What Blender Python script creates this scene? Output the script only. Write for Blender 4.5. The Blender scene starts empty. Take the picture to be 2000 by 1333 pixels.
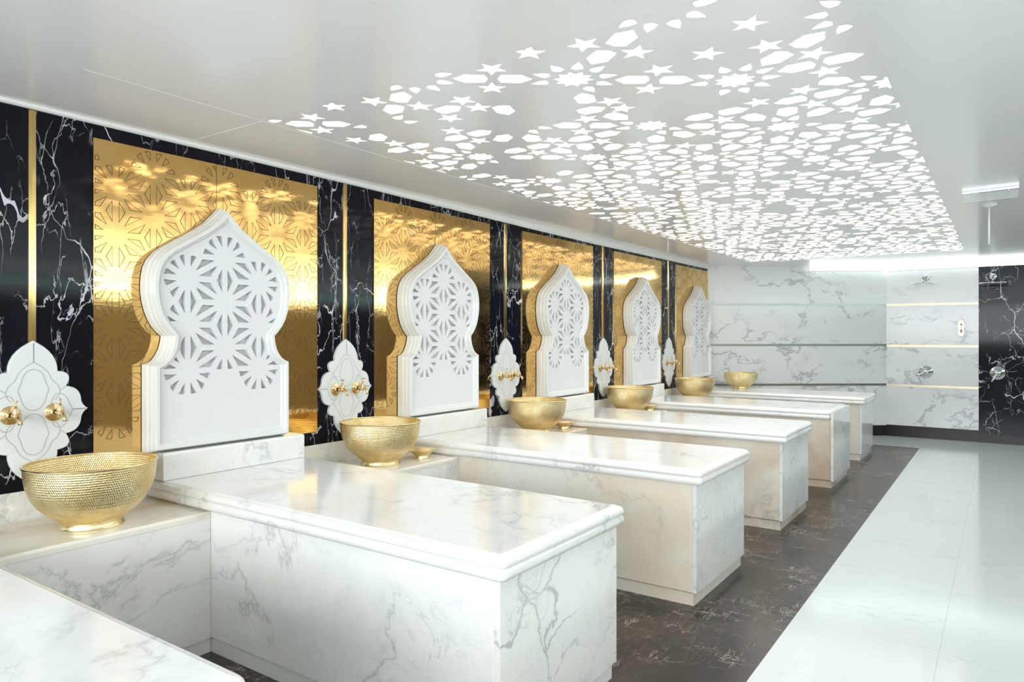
import bpy, bmesh, math, random
from mathutils import Vector, Matrix
from mathutils.geometry import delaunay_2d_cdt

C = bpy.context.scene.collection
sc = bpy.context.scene
PI = math.pi
random.seed(7)

# ------------------------------------------------------------------ camera
cam_d = bpy.data.cameras.new('camera')
cam = bpy.data.objects.new('camera', cam_d)
C.objects.link(cam)
cam.location = (3.3176, 0.0, 1.377)
cam.rotation_euler = (PI / 2, 0, 0.608)
cam_d.sensor_width = 36
cam_d.lens = 1377.68 / 2000 * 36
cam_d.shift_y = -10.1 / 2000
cam_d.clip_start = 0.02
sc.camera = cam

# ------------------------------------------------------------------ world, lamps, exposure
w = bpy.data.worlds.new('world')
sc.world = w
w.use_nodes = True
w.node_tree.nodes['Background'].inputs[0].default_value = (0.9, 0.95, 1.0, 1)
w.node_tree.nodes['Background'].inputs[1].default_value = 0.3
sc.view_settings.view_transform = 'Standard'
sc.view_settings.look = 'None'
sc.view_settings.exposure = 0.45
sc.view_settings.gamma = 1
sc.view_settings.use_curve_mapping = False
sc.cycles.max_bounces = 14
sc.cycles.diffuse_bounces = 9
sc.cycles.glossy_bounces = 5


def area(name, loc, rot, sx, sy, power, col=(1, 1, 1)):
    d = bpy.data.lights.new(name, 'AREA')
    d.shape = 'RECTANGLE'
    d.size, d.size_y = sx, sy
    d.energy = power
    d.color = col
    o = bpy.data.objects.new(name, d)
    C.objects.link(o)
    o.location, o.rotation_euler = loc, rot
    return o


# right-hand cove and teal lamps, plus added fill lights (all outside the view)
area('right_cove_light', (6.05, 4.0, 2.20), (0, math.radians(75), 0), 0.16, 13.5, 12, (0.9, 0.96, 1.0))
for i, yy in enumerate((0.4, 4.2, 8.0)):
    area('right_fill_light', (5.7, yy, 2.16), (0, math.radians(48), 0), 0.85, 3.6, 17, (0.9, 0.96, 1.0))  # added fill with no known fixture, brightens the room from the right
area('rear_fill_light', (3.0, -2.6, 1.75), (math.radians(84), 0, 0), 5.6, 1.1, 165, (0.9, 0.96, 1.0))  # added behind the camera as soft fill, no known lamp there
area('teal_lamp_light', (6.1, 5.6, 2.02), (0, math.radians(75), 0), 0.12, 9.0, 11, (0.45, 1.0, 0.93))

# ------------------------------------------------------------------ materials
def new_mat(name):
    m = bpy.data.materials.new(name)
    m.use_nodes = True
    nt = m.node_tree
    return m, nt, nt.nodes['Principled BSDF']


class G:
    """tiny helper for building node graphs"""
    def __init__(s, nt):
        s.nt = nt

    def n(s, t, **kw):
        nd = s.nt.nodes.new(t)
        for k, v in kw.items():
            setattr(nd, k, v)
        return nd

    def l(s, a, b):
        s.nt.links.new(a, b)

    def val(s, nd, key, v):
        if hasattr(v, 'is_output'):
            s.l(v, nd.inputs[key])
        else:
            nd.inputs[key].default_value = v

    def math(s, op, a, b=None, c=None, clamp=False):
        nd = s.n('ShaderNodeMath', operation=op, use_clamp=clamp)
        s.val(nd, 0, a)
        if b is not None:
            s.val(nd, 1, b)
        if c is not None:
            s.val(nd, 2, c)
        return nd.outputs[0]

    def ramp(s, x, a, b, c=0.0, d=1.0, smooth=True):
        nd = s.n('ShaderNodeMapRange')
        if smooth:
            nd.interpolation_type = 'SMOOTHSTEP'
        s.val(nd, 0, x)
        nd.inputs[1].default_value, nd.inputs[2].default_value = a, b
        nd.inputs[3].default_value, nd.inputs[4].default_value = c, d
        return nd.outputs[0]

    def mix(s, f, a, b):
        nd = s.n('ShaderNodeMix', data_type='RGBA')
        s.val(nd, 0, f)
        for k, v in ((6, a), (7, b)):
            if hasattr(v, 'is_output'):
                s.l(v, nd.inputs[k])
            else:
                nd.inputs[k].default_value = (*v, 1)
        return nd.outputs[2]

    def pos(s, scale=(1, 1, 1), rot=(0, 0, 0), loc=(0, 0, 0)):
        g = s.n('ShaderNodeNewGeometry')
        m = s.n('ShaderNodeMapping')
        m.inputs['Scale'].default_value = scale
        m.inputs['Rotation'].default_value = rot
        m.inputs['Location'].default_value = loc
        s.l(g.outputs['Position'], m.inputs[0])
        return m.outputs[0]

    def noise(s, v, scale, detail=6, rough=0.55, dist=0.0, out=0):
        nd = s.n('ShaderNodeTexNoise')
        s.l(v, nd.inputs['Vector'])
        nd.inputs['Scale'].default_value = scale
        nd.inputs['Detail'].default_value = detail
        nd.inputs['Roughness'].default_value = rough
        nd.inputs['Distortion'].default_value = dist
        return nd.outputs[out]

    def warp(s, v, scale, amt, detail=3):
        c = s.noise(v, scale, detail, out=1)
        sub = s.n('ShaderNodeVectorMath', operation='SUBTRACT')
        s.l(c, sub.inputs[0])
        sub.inputs[1].default_value = (0.5, 0.5, 0.5)
        mul = s.n('ShaderNodeVectorMath', operation='SCALE')
        s.l(sub.outputs[0], mul.inputs[0])
        mul.inputs['Scale'].default_value = amt
        add = s.n('ShaderNodeVectorMath', operation='ADD')
        s.l(v, add.inputs[0])
        s.l(mul.outputs[0], add.inputs[1])
        return add.outputs[0]

    def edge(s, v, scale, rnd=1.0):
        nd = s.n('ShaderNodeTexVoronoi', feature='DISTANCE_TO_EDGE')
        s.l(v, nd.inputs['Vector'])
        nd.inputs['Scale'].default_value = scale
        nd.inputs['Randomness'].default_value = rnd
        return nd.outputs[0]

    def vein(s, v, scale, width, detail=6, dist=0.4, rough=0.55):
        n = s.noise(v, scale, detail, rough, dist)
        d = s.math('ABSOLUTE', s.math('SUBTRACT', n, 0.5))
        return s.ramp(d, 0.0, width, 1.0, 0.0)


def marble_white(name, base=(0.83, 0.84, 0.82), grey=(0.36, 0.38, 0.39), cloud=(0.66, 0.68, 0.68), warm=(0.78, 0.66, 0.50),
                 warm_amt=0.25, vein_amt=0.62, scale=1.0, rot=(0.5, 0.6, 0.4), rough=0.12, stretch=(1, 1, 1), cloud_amt=0.6, cell=False):
    m, nt, b = new_mat(name)
    g = G(nt)
    p = g.pos(tuple(scale * k for k in stretch), rot)
    pw = g.warp(p, 1.3, 0.45)
    v1 = g.math('ADD', g.math('MULTIPLY', g.vein(pw, 1.6, 0.010, 9, 0.3, 0.62), 0.6), g.math('MULTIPLY', g.vein(pw, 1.6, 0.035, 9, 0.3, 0.62), 0.4))
    m1 = g.ramp(g.noise(p, 1.1, 3), 0.44, 0.62)
    v1 = g.math('MULTIPLY', v1, m1)
    v2 = g.vein(pw, 3.6, 0.016, 8, 0.6, 0.62)
    m2 = g.ramp(g.noise(p, 2.3, 3), 0.50, 0.68)
    v2 = g.math('MULTIPLY', g.math('MULTIPLY', v2, m2), 0.65)
    v = g.math('MAXIMUM', v1, v2)
    if cell:
        e = g.ramp(g.edge(g.warp(p, 2.0, 0.55, 7), 2.6), 0.0, 0.03, 1.0, 0.0)
        e = g.math('MULTIPLY', e, g.ramp(g.noise(p, 1.7, 3), 0.42, 0.65))
        v = g.math('MAXIMUM', v, g.math('MULTIPLY', e, 0.8))
    c = g.ramp(g.noise(pw, 1.2, 7, 0.6, 0.5), 0.42, 0.72)
    fine = g.ramp(g.noise(pw, 7, 9, 0.75), 0.38, 0.68)
    cc = g.math('MULTIPLY', g.math('ADD', g.math('MULTIPLY', c, 0.6), g.math('MULTIPLY', fine, 0.4)), cloud_amt)
    col = g.mix(cc, base, cloud)
    wm = g.math('MULTIPLY', g.ramp(g.noise(p, 0.9, 4, 0.6, 0.3), 0.45, 0.7), warm_amt)
    col = g.mix(wm, col, warm)
    col = g.mix(g.math('MULTIPLY', v, vein_amt), col, grey)
    g.l(col, b.inputs['Base Color'])
    b.inputs['Roughness'].default_value = rough
    return m


def marble_black(name, vertical=True):
    m, nt, b = new_mat(name)
    g = G(nt)
    p = g.pos((1.0, 1.5, 0.62), (0.25, 0.0, 0.0))
    pw = g.warp(p, 2.2, 0.38, 4)
    e1 = g.edge(pw, 2.7)
    wv = g.ramp(g.noise(p, 3.0, 2), 0.4, 0.75, 0.002, 0.020)
    v1 = g.math('LESS_THAN', e1, wv)
    m1 = g.ramp(g.noise(p, 2.4, 3), 0.45, 0.56)
    v1 = g.math('MULTIPLY', v1, m1)
    p2 = g.pos((1.0, 2.4, 0.8), (-0.4, 0.0, 0.0), (3, 5, 1))
    e2 = g.edge(g.warp(p2, 2.6, 0.5, 5), 4.3)
    v2 = g.math('MULTIPLY', g.ramp(e2, 0.006, 0.016, 1.0, 0.0), g.ramp(g.noise(p2, 3.0, 3), 0.46, 0.6))
    v = g.math('MAXIMUM', v1, g.math('MULTIPLY', v2, 0.7))
    p3 = g.pos((9.0, 9.0, 1.5), (0.0, 0.0, 0.0), (1, 2, 5))
    v3 = g.vein(g.warp(p3, 0.8, 0.7, 4), 0.55, 0.011, 5, 0.2)
    v3 = g.math('MULTIPLY', v3, g.ramp(g.noise(g.pos((3.0, 3.0, 1.6), (0, 0, 0), (7, 1, 3)), 1.6, 3), 0.54, 0.66))
    p4 = g.pos((1.4, 1.4, 1.0), (0.5, 0.5, 0.3), (2, 8, 1))
    v4 = g.math('MULTIPLY', g.vein(g.warp(p4, 1.8, 0.35, 5), 1.5, 0.005, 6, 0.2), g.ramp(g.noise(p4, 2.2, 3), 0.48, 0.56))
    v = g.math('MAXIMUM', v, g.math('MAXIMUM', g.math('MULTIPLY', v3, 0.6), v4))
    base = g.mix(g.noise(pw, 3, 4), (0.004, 0.0045, 0.008), (0.010, 0.011, 0.017))
    col = g.mix(g.math('MULTIPLY', v, 0.92), base, (0.66, 0.66, 0.72))
    g.l(col, b.inputs['Base Color'])
    b.inputs['Roughness'].default_value = 0.07
    b.inputs['Specular IOR Level'].default_value = 0.14
    return m


def metal(name, col, rough, bump=0.0, bscale=20, stretch=(1, 1, 1), patina=None):
    m, nt, b = new_mat(name)
    b.inputs['Metallic'].default_value = 1
    b.inputs['Roughness'].default_value = rough
    b.inputs['Base Color'].default_value = (*col, 1)
    g = G(nt)
    if patina:
        f = g.ramp(g.noise(g.pos(), 5, 5, 0.6), 0.35, 0.75)
        g.l(g.mix(f, col, patina), b.inputs['Base Color'])
    if bump:
        bp = g.n('ShaderNodeBump')
        bp.inputs['Distance'].default_value = 0.01
        bp.inputs['Strength'].default_value = bump
        g.l(g.noise(g.pos(stretch), bscale, 3), bp.inputs['Height'])
        g.l(bp.outputs[0], b.inputs['Normal'])
    return m


def plain(name, col, rough=0.4, spec=0.5):
    m, nt, b = new_mat(name)
    b.inputs['Base Color'].default_value = (*col, 1)
    b.inputs['Roughness'].default_value = rough
    b.inputs['Specular IOR Level'].default_value = spec
    return m


def emit(name, col, s):
    m, nt, b = new_mat(name)
    b.inputs['Base Color'].default_value = (0.8, 0.8, 0.8, 1)
    b.inputs['Emission Color'].default_value = (*col, 1)
    b.inputs['Emission Strength'].default_value = s
    return m


def dark_floor():
    m, nt, b = new_mat('dark_brown_marble')
    g = G(nt)
    p = g.pos((1, 1, 1), (0, 0, 0.5))
    base = g.mix(g.ramp(g.noise(g.warp(p, 1.5, 0.6), 2.2, 7, 0.65), 0.35, 0.7), (0.024, 0.018, 0.014), (0.068, 0.051, 0.041))
    pa = g.pos((1.0, 6.0, 1), (0, 0, 0.7))
    s1 = g.vein(g.warp(pa, 1.2, 0.5), 2.0, 0.010, 6, 0.4, 0.65)
    pb = g.pos((5.0, 1.0, 1), (0, 0, 0.25))
    s2 = g.vein(g.warp(pb, 1.6, 0.5), 2.6, 0.010, 6, 0.4, 0.65)
    mk = g.ramp(g.noise(p, 1.9, 4), 0.42, 0.58)
    mk2 = g.ramp(g.noise(p, 7, 4), 0.45, 0.6)
    s = g.math('MULTIPLY', g.math('MULTIPLY', g.math('MAXIMUM', s1, s2), mk), g.math('ADD', g.math('MULTIPLY', mk2, 0.8), 0.2))
    col = g.mix(g.math('MULTIPLY', s, 0.85), base, (0.52, 0.44, 0.38))
    g.l(col, b.inputs['Base Color'])
    b.inputs['Roughness'].default_value = 0.24
    b.inputs['Specular IOR Level'].default_value = 0.35
    return m


def white_floor():
    m, nt, b = new_mat('white_marble_floor_tile')
    g = G(nt)
    p = g.pos((0.6, 1.5, 1), (0, 0, 0.35))
    pw = g.warp(p, 2.0, 0.5, 5)
    v = g.math('MULTIPLY', g.vein(pw, 2.4, 0.018, 8, 0.4, 0.62), g.ramp(g.noise(p, 2.2, 3), 0.48, 0.66))
    col = g.mix(g.math('MULTIPLY', g.noise(pw, 1.5, 6), 0.35), (0.60, 0.64, 0.63), (0.52, 0.56, 0.56))
    col = g.mix(g.math('MULTIPLY', v, 0.45), col, (0.38, 0.40, 0.41))
    # thin tile joints, 1.22 m apart in x, 2.4 m apart in y
    geo = g.n('ShaderNodeNewGeometry')
    sep = g.n('ShaderNodeSeparateXYZ')
    g.l(geo.outputs['Position'], sep.inputs[0])
    jx = g.math('ABSOLUTE', g.math('SUBTRACT', sep.outputs[0], 3.09))
    jx = g.ramp(jx, 0.0012, 0.003, 1.0, 0.0)
    fy = g.math('ABSOLUTE', g.math('SUBTRACT', g.math('FRACT', g.math('DIVIDE', sep.outputs[1], 2.4)), 0.5))
    jy = g.ramp(fy, 0.0006, 0.0013, 0.5, 0.0)
    j = g.math('MAXIMUM', jx, jy)
    col = g.mix(g.math('MULTIPLY', j, 0.5), col, (0.40, 0.43, 0.43))
    g.l(col, b.inputs['Base Color'])
    b.inputs['Roughness'].default_value = 0.13
    return m


def wall_marble():
    m, nt, b = new_mat('white_wall_marble')
    g = G(nt)
    p = g.pos((0.8, 0.8, 1.3), (0.0, 0.75, 0.7))
    pw = g.warp(p, 1.6, 0.55, 5)
    v = g.math('MULTIPLY', g.vein(pw, 1.7, 0.028, 8, 0.3, 0.6), g.ramp(g.noise(p, 1.5, 3), 0.42, 0.55))
    v2 = g.math('MULTIPLY', g.ramp(g.noise(pw, 2.6, 8, 0.65), 0.57, 0.70), 0.55)
    v = g.math('MAXIMUM', v, v2)
    col = g.mix(g.noise(pw, 1.0, 4), (0.78, 0.80, 0.80), (0.70, 0.73, 0.73))
    col = g.mix(g.math('MULTIPLY', v, 0.7), col, (0.33, 0.35, 0.38))
    g.l(col, b.inputs['Base Color'])
    b.inputs['Roughness'].default_value = 0.16
    return m


def hammered():
    m, nt, b = new_mat('hammered_brass')
    g = G(nt)
    tc = g.n('ShaderNodeTexCoord')
    sep = g.n('ShaderNodeSeparateXYZ')
    g.l(tc.outputs['Object'], sep.inputs[0])
    a = g.math('ARCTAN2', sep.outputs[1], sep.outputs[0])
    r = g.math('POWER', g.math('ADD', g.math('MULTIPLY', sep.outputs[0], sep.outputs[0]), g.math('MULTIPLY', sep.outputs[1], sep.outputs[1])), 0.5)
    h = g.math('SUBTRACT', sep.outputs[2], g.math('MULTIPLY', r, 0.6))
    cmb = g.n('ShaderNodeCombineXYZ')
    g.l(g.math('ADD', g.math('MULTIPLY', a, 27.0), g.math('MULTIPLY', h, 60.0)), cmb.inputs[0])
    g.l(g.math('MULTIPLY', h, 120.0), cmb.inputs[1])
    vo = g.n('ShaderNodeTexVoronoi', feature='F1')
    vo.inputs['Scale'].default_value = 1.0
    vo.inputs['Randomness'].default_value = 0.18
    g.l(cmb.outputs[0], vo.inputs['Vector'])
    bp = g.n('ShaderNodeBump')
    bp.inputs['Distance'].default_value = 0.0045
    bp.inputs['Strength'].default_value = 0.5
    g.l(g.ramp(vo.outputs['Distance'], 0.05, 0.62), bp.inputs['Height'])
    g.l(bp.outputs[0], b.inputs['Normal'])
    f = g.ramp(g.noise(g.pos(), 9, 6, 0.65), 0.38, 0.64)
    g.l(g.mix(f, (0.92, 0.80, 0.50), (0.80, 0.61, 0.29)), b.inputs['Base Color'])
    b.inputs['Metallic'].default_value = 1
    b.inputs['Roughness'].default_value = 0.36
    return m


M = {}
M['white'] = marble_white('carrara_marble')
M['white_cell'] = marble_white('carrara_marble_bold_veins', cell=True, vein_amt=0.95, scale=1.1)
M['warm'] = marble_white('warm_light_tinted_marble', base=(0.77, 0.72, 0.63), cloud=(0.66, 0.62, 0.54), warm=(0.54, 0.39, 0.24), warm_amt=1.0, vein_amt=0.6)  # tan base and patches paint warm reflected light into the bench sides
M['side_pale'] = marble_white('pale_green_cream_marble', base=(0.80, 0.80, 0.72), cloud=(0.72, 0.73, 0.65), warm=(0.76, 0.60, 0.44), warm_amt=0.75, vein_amt=0.35)
M['green_grey'] = marble_white('green_grey_veined_marble', base=(0.80, 0.81, 0.79), cloud=(0.60, 0.65, 0.62), warm=(0.72, 0.66, 0.52), warm_amt=0.25, vein_amt=0.6, scale=1.7, cell=True)
M['ledge'] = marble_white('streaky_cream_marble', base=(0.81, 0.77, 0.69), cloud=(0.72, 0.67, 0.58), warm=(0.70, 0.54, 0.34), warm_amt=0.85,
                          vein_amt=0.45, rot=(0, 0, 0.15), stretch=(5.0, 0.9, 2.0))
M['black'] = marble_black('black_veined_marble')
M['floor_dark'] = dark_floor()
M['floor_white'] = white_floor()
M['wall_white'] = wall_marble()
M['gold'] = metal('polished_brass_sheet', (0.78, 0.49, 0.17), 0.07, 0.03, 3.0, (1, 1.2, 5.0), (0.83, 0.56, 0.22))
M['groove'] = plain('engraved_groove_brown', (0.10, 0.055, 0.025), 0.5)
M['brass'] = metal('bright_brass', (0.76, 0.54, 0.22), 0.12)
M['antique'] = metal('pale_antique_brass', (0.80, 0.62, 0.34), 0.22, patina=(0.62, 0.40, 0.18))
M['hammered'] = hammered()
M['bowl_foot'] = metal('worn_brass', (0.90, 0.76, 0.44), 0.25, patina=(0.80, 0.62, 0.28))
M['chrome'] = metal('chrome', (0.75, 0.78, 0.79), 0.08)
M['steel_trim'] = metal('metal_trim', (0.36, 0.38, 0.35), 0.3)
M['pale_trim'] = metal('pale_gold_trim', (0.52, 0.44, 0.31), 0.35)
M['base_dark'] = plain('dark_brown_skirting', (0.020, 0.017, 0.014), 0.25, 0.3)
M['paint'] = plain('white_lacquer', (0.72, 0.73, 0.75), 0.28)
M['paint_frame'] = plain('white_painted_frame', (0.73, 0.75, 0.73), 0.3)
M['niche'] = plain('grey_white_backing', (0.60, 0.61, 0.60), 0.5)
M['plaque'] = plain('white_acrylic_plaque', (0.72, 0.75, 0.75), 0.22)
M['plaque_line'] = plain('plaque_inlay_line', (0.48, 0.49, 0.45), 0.5)
M['ceiling'] = plain('glossy_white_ceiling', (0.90, 0.90, 0.91), 0.17, 0.5)
M['star_sheet'] = plain('glossy_perforated_sheet', (0.885, 0.885, 0.90), 0.16, 0.5)
M['cut_edge'] = plain('cut_sheet_edge', (0.86, 0.80, 0.74), 0.5)
M['glow'] = emit('opal_diffuser', (0.95, 0.98, 1.0), 4.0)
M['led'] = emit('led_tube_white', (0.90, 1.0, 0.98), 3.5)
M['cove'] = plain('white_cove_plaster', (0.80, 0.81, 0.80), 0.5)
M['brown_wall'] = plain('brown_stone_wall', (0.34, 0.27, 0.20), 0.4)
M['acrylic'] = plain('clear_acrylic', (0.9, 0.95, 0.95), 0.05)
_b = M['acrylic'].node_tree.nodes['Principled BSDF']
_b.inputs['Transmission Weight'].default_value = 0.9


# ------------------------------------------------------------------ mesh helpers
def tag(o, label=None, cat=None, group=None, kind=None):
    if label:
        o['label'] = label
    if cat:
        o['category'] = cat
    if group:
        o['group'] = group
    if kind:
        o['kind'] = kind
    return o


def empty(name, loc, label=None, cat=None, group=None, rz=0):
    o = bpy.data.objects.new(name, None)
    o.empty_display_size = 0.1
    C.objects.link(o)
    o.location = loc
    o.rotation_euler = (0, 0, rz)
    return tag(o, label, cat, group)


class MB:
    def __init__(s):
        s.v, s.f, s.m, s.sm = [], [], [], []

    def add(s, vs, fs, mi=0, smooth=False):
        k = len(s.v)
        s.v += [tuple(v) for v in vs]
        for f in fs:
            s.f.append([i + k for i in f])
            s.m.append(mi)
            s.sm.append(smooth)
        return s

    def box(s, x0, x1, y0, y1, z0, z1, mi=0):
        vs = [(x, y, z) for z in (z0, z1) for y in (y0, y1) for x in (x0, x1)]
        return s.add(vs, [(0, 2, 3, 1), (4, 5, 7, 6), (0, 1, 5, 4), (2, 6, 7, 3), (0, 4, 6, 2), (1, 3, 7, 5)], mi)

    def loops(s, rings, cap0=True, cap1=True, mi=0, smooth=True, closed=True):
        n = len(rings[0])
        k = len(s.v)
        for r in rings:
            s.v += [tuple(p) for p in r]
        for a in range(len(rings) - 1):
            for i in range(n if closed else n - 1):
                j = (i + 1) % n
                s.f.append([k + a * n + i, k + a * n + j, k + (a + 1) * n + j, k + (a + 1) * n + i])
                s.m.append(mi)
                s.sm.append(smooth)
        if cap0:
            s.f.append([k + i for i in range(n)][::-1]); s.m.append(mi); s.sm.append(False)
        if cap1:
            s.f.append([k + (len(rings) - 1) * n + i for i in range(n)]); s.m.append(mi); s.sm.append(False)
        return s

    def lathe(s, prof, n=48, origin=(0, 0, 0), axis='z', mi=0, cap0=False, cap1=False, smooth=True):
        ox, oy, oz = origin
        rings = []
        for r, h in prof:
            ring = []
            for i in range(n):
                a = 2 * PI * i / n
                c_, s_ = r * math.cos(a), r * math.sin(a)
                if axis == 'z':
                    ring.append((ox + c_, oy + s_, oz + h))
                elif axis == 'x':
                    ring.append((ox + h, oy + c_, oz + s_))
                else:
                    ring.append((ox + s_, oy + h, oz + c_))
            rings.append(ring)
        return s.loops(rings, cap0, cap1, mi, smooth)

    def tube(s, pts, rad, n=12, mi=0):
        pts = [Vector(p) for p in pts]
        if not isinstance(rad, (list, tuple)):
            rad = [rad] * len(pts)
        rings = []
        up = Vector((0, 0, 1))
        for i, p in enumerate(pts):
            if i == 0:
                d = pts[1] - pts[0]
            elif i == len(pts) - 1:
                d = pts[-1] - pts[-2]
            else:
                d = (pts[i + 1] - pts[i]).normalized() + (pts[i] - pts[i - 1]).normalized()
            d.normalize()
            ref = up if abs(d.dot(up)) < 0.95 else Vector((0, 1, 0))
            a = d.cross(ref).normalized()
            b = a.cross(d).normalized()
            rings.append([tuple(p + (a * math.cos(2 * PI * k / n) + b * math.sin(2 * PI * k / n)) * rad[i]) for k in range(n)])
        return s.loops(rings, True, True, mi, True)

    def build(s, name, mats, parent=None, loc=None):
        me = bpy.data.meshes.new(name)
        me.from_pydata(s.v, [], s.f)
        if not isinstance(mats, (list, tuple)):
            mats = [mats]
        for m in mats:
            me.materials.append(m)
        me.polygons.foreach_set('material_index', s.m)
        me.polygons.foreach_set('use_smooth', s.sm)
        me.update()
        bm = bmesh.new()
        bm.from_mesh(me)
        bmesh.ops.recalc_face_normals(bm, faces=bm.faces)
        bm.to_mesh(me)
        bm.free()
        o = bpy.data.objects.new(name, me)
        C.objects.link(o)
        if parent:
            o.parent = parent
        if loc:
            o.location = loc
        return o


def children(o):
    return [c for c in bpy.data.objects if c.parent == o]


def copy_tree(o, parent=None):
    kids = children(o)
    c = o.copy()
    C.objects.link(c)
    c.parent = parent
    for k in kids:
        copy_tree(k, c)
    return c


def rrect(x0, x1, y0, y1, r, n=5, inset=0.0):
    x0, x1, y0, y1 = x0 + inset, x1 - inset, y0 + inset, y1 - inset
    r = max(r - inset, 0.002)
    pts = []
    for cx, cy, a0 in ((x1 - r, y1 - r, 0), (x0 + r, y1 - r, PI / 2), (x0 + r, y0 + r, PI), (x1 - r, y0 + r, 1.5 * PI)):
        for i in range(n + 1):
            a = a0 + PI / 2 * i / n
            pts.append((cx + r * math.cos(a), cy + r * math.sin(a)))
    return pts


def planar_sheet(outline, holes, clip, need_holes=False):
    """2-D sheet (outline) with every hole polygon (clipped by `clip`) taken out.  Returns verts, faces, hole faces."""
    vs, polys = [], []

    def addp(p):
        if sum(p[i - 1][0] * p[i][1] - p[i][0] * p[i - 1][1] for i in range(len(p))) < 0:
            p = p[::-1]
        k = len(vs)
        vs.extend(Vector(q) for q in p)
        polys.append(list(range(k, k + len(p))))
    addp(outline)
    addp(clip)
    for h in holes:
        addp(h)
    ov, oe, of, _, _, orig = delaunay_2d_cdt(vs, [], polys, 0, 1e-5, True)
    keep, cut = [], []
    for f, og in zip(of, orig):
        if 0 not in og:
            continue
        if 1 in og and any(k >= 2 for k in og):
            cut.append(f)
        else:
            keep.append(f)
    return ov, keep, cut


def thick_sheet(mb, ov, faces, to3, d0, d1, mi_face=0, mi_wall=1):
    """faces at depth d0 (front) and side walls of every border running to d1"""
    used = sorted({i for f in faces for i in f})
    mp = {i: k for k, i in enumerate(used)}
    n = len(used)
    v3 = [to3(ov[i], d0) for i in used] + [to3(ov[i], d1) for i in used]
    mb.add(v3, [[mp[i] for i in f] for f in faces], mi_face)
    k0 = len(mb.v) - 2 * n
    cnt = {}
    for f in faces:
        for a, b in zip(f, list(f[1:]) + [f[0]]):
            cnt.setdefault((min(a, b), max(a, b)), []).append((a, b))
    for e, l in cnt.items():
        if len(l) == 1:
            a, b = l[0]
            mb.f.append([k0 + mp[b], k0 + mp[a], k0 + mp[a] + n, k0 + mp[b] + n])
            mb.m.append(mi_wall)
            mb.sm.append(False)


# ------------------------------------------------------------------ room geometry
Y0, S = 1.2681, 1.7
H = 2.335
LZ = 0.615                       # ledge top
CA, CB = (0.0, 9.45), (2.0, 10.93)   # corners of the angled wall
XR, YF = 6.2, -3.0

mb = MB()
mb.box(-0.1, 2.48, YF, 9.95, -0.1, 0.0, 1)
mb.box(2.48, XR, YF, 11.1, -0.1, 0.0, 0)
mb.box(-0.1, 2.48, 9.95, 11.1, -0.1, 0.0, 0)
tag(mb.build('floor', [M['floor_white'], M['floor_dark']]), kind='structure')

mb = MB()
mb.box(-0.1, 0.0, YF, CA[1], 0.0, 0.736, 1)
mb.box(-0.1, 0.0, YF, CA[1], 0.736, H, 0)
tag(mb.build('wall_left', [M['black'], M['white']]), kind='structure')

# white plaster cove between black wall and ceiling, getting slightly deeper towards the far end
mb = MB()
rings = []
for yy, zb in ((YF, 2.322), (1.0, 2.321), (3.2, 2.312), (5.0, 2.292), (6.2, 2.284), (9.44, 2.29)):
    rings.append([(0.0, yy, zb), (0.012, yy, zb), (0.022, yy, zb + 0.3 * (H - zb)), (0.03, yy, H), (0.0, yy, H)])
mb.loops(rings, smooth=False)
tag(mb.build('trim_1', M['cove']), kind='structure')

# angled wall
dv = Vector((CB[0] - CA[0], CB[1] - CA[1], 0))
aw_len = dv.length
ang = math.atan2(dv.y, dv.x)


def wall_slab(name, x0, x1, z0, z1, mats, loc, rz, thick=0.12, mi=0):
    mb = MB()
    mb.box(x0, x1, 0.0, thick, z0, z1, mi)
    o = mb.build(name, mats, loc=(loc[0], loc[1], 0))
    o.rotation_euler = (0, 0, rz)
    tag(o, kind='structure')
    return o


mb = MB()
mb.box(0, aw_len + 0.02, 0.02, 0.14, 0.0, H, 2)
mb.box(0, aw_len, 0.0, 0.02, 0.145, H, 0)
o = mb.build('wall_angled', [M['wall_white'], M['black'], M['base_dark']], loc=(CA[0], CA[1], 0))
o.rotation_euler = (0, 0, ang)
tag(o, kind='structure')

mb = MB()
XW = 3.06
mb.box(CB[0] - 0.05, XR, 0.02, 0.14, 0.0, H, 2)
mb.box(CB[0], XW, 0.0, 0.02, 0.155, H, 0)
mb.box(XW, XR, 0.005, 0.02, 0.10, H, 1)
mb.box(XW, XR, 0.005, 0.02, 0.0, 0.10, 2)
o = mb.build('wall_back', [M['wall_white'], M['black'], M['base_dark']], loc=(0, CB[1], 0))
tag(o, kind='structure')

# horizontal metal trims set in the marble
for k, (za, zb_) in enumerate(((1.812, 1.80), (1.262, 1.24), (0.712, 0.70))):
    mb = MB()
    zc = (za + zb_) / 2
    mb.box(0.002, aw_len - 0.002, -0.002, 0.0, zc - 0.015, zc + 0.015)
    o = mb.build('trim_%d' % (2 + k), M['steel_trim'], loc=(CA[0], CA[1], 0))
    o.rotation_euler = (0, 0, ang)
    tag(o, kind='structure')
    mb = MB()
    mb.box(CB[0] + 0.004, XW, -0.003, 0.0, zb_ - 0.015, zb_ + 0.015)
    tag(mb.build('trim_%d' % (5 + k), M['pale_trim'], loc=(0, CB[1], 0)), kind='structure')

mb = MB(); mb.box(XR, XR + 0.1, YF, 11.1, 0, H)
tag(mb.build('wall_right', M['brown_wall']), kind='structure')
mb = MB(); mb.box(-0.1, XR, YF - 0.1, YF, 0, H)
tag(mb.build('wall_front', M['cove']), kind='structure')

# ceiling with the opening for the perforated light panel
KS = 1.038


def sx(x):
    return 3.3176 + (x - 3.3176) * KS


def sy(y):
    return y * KS


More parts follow.
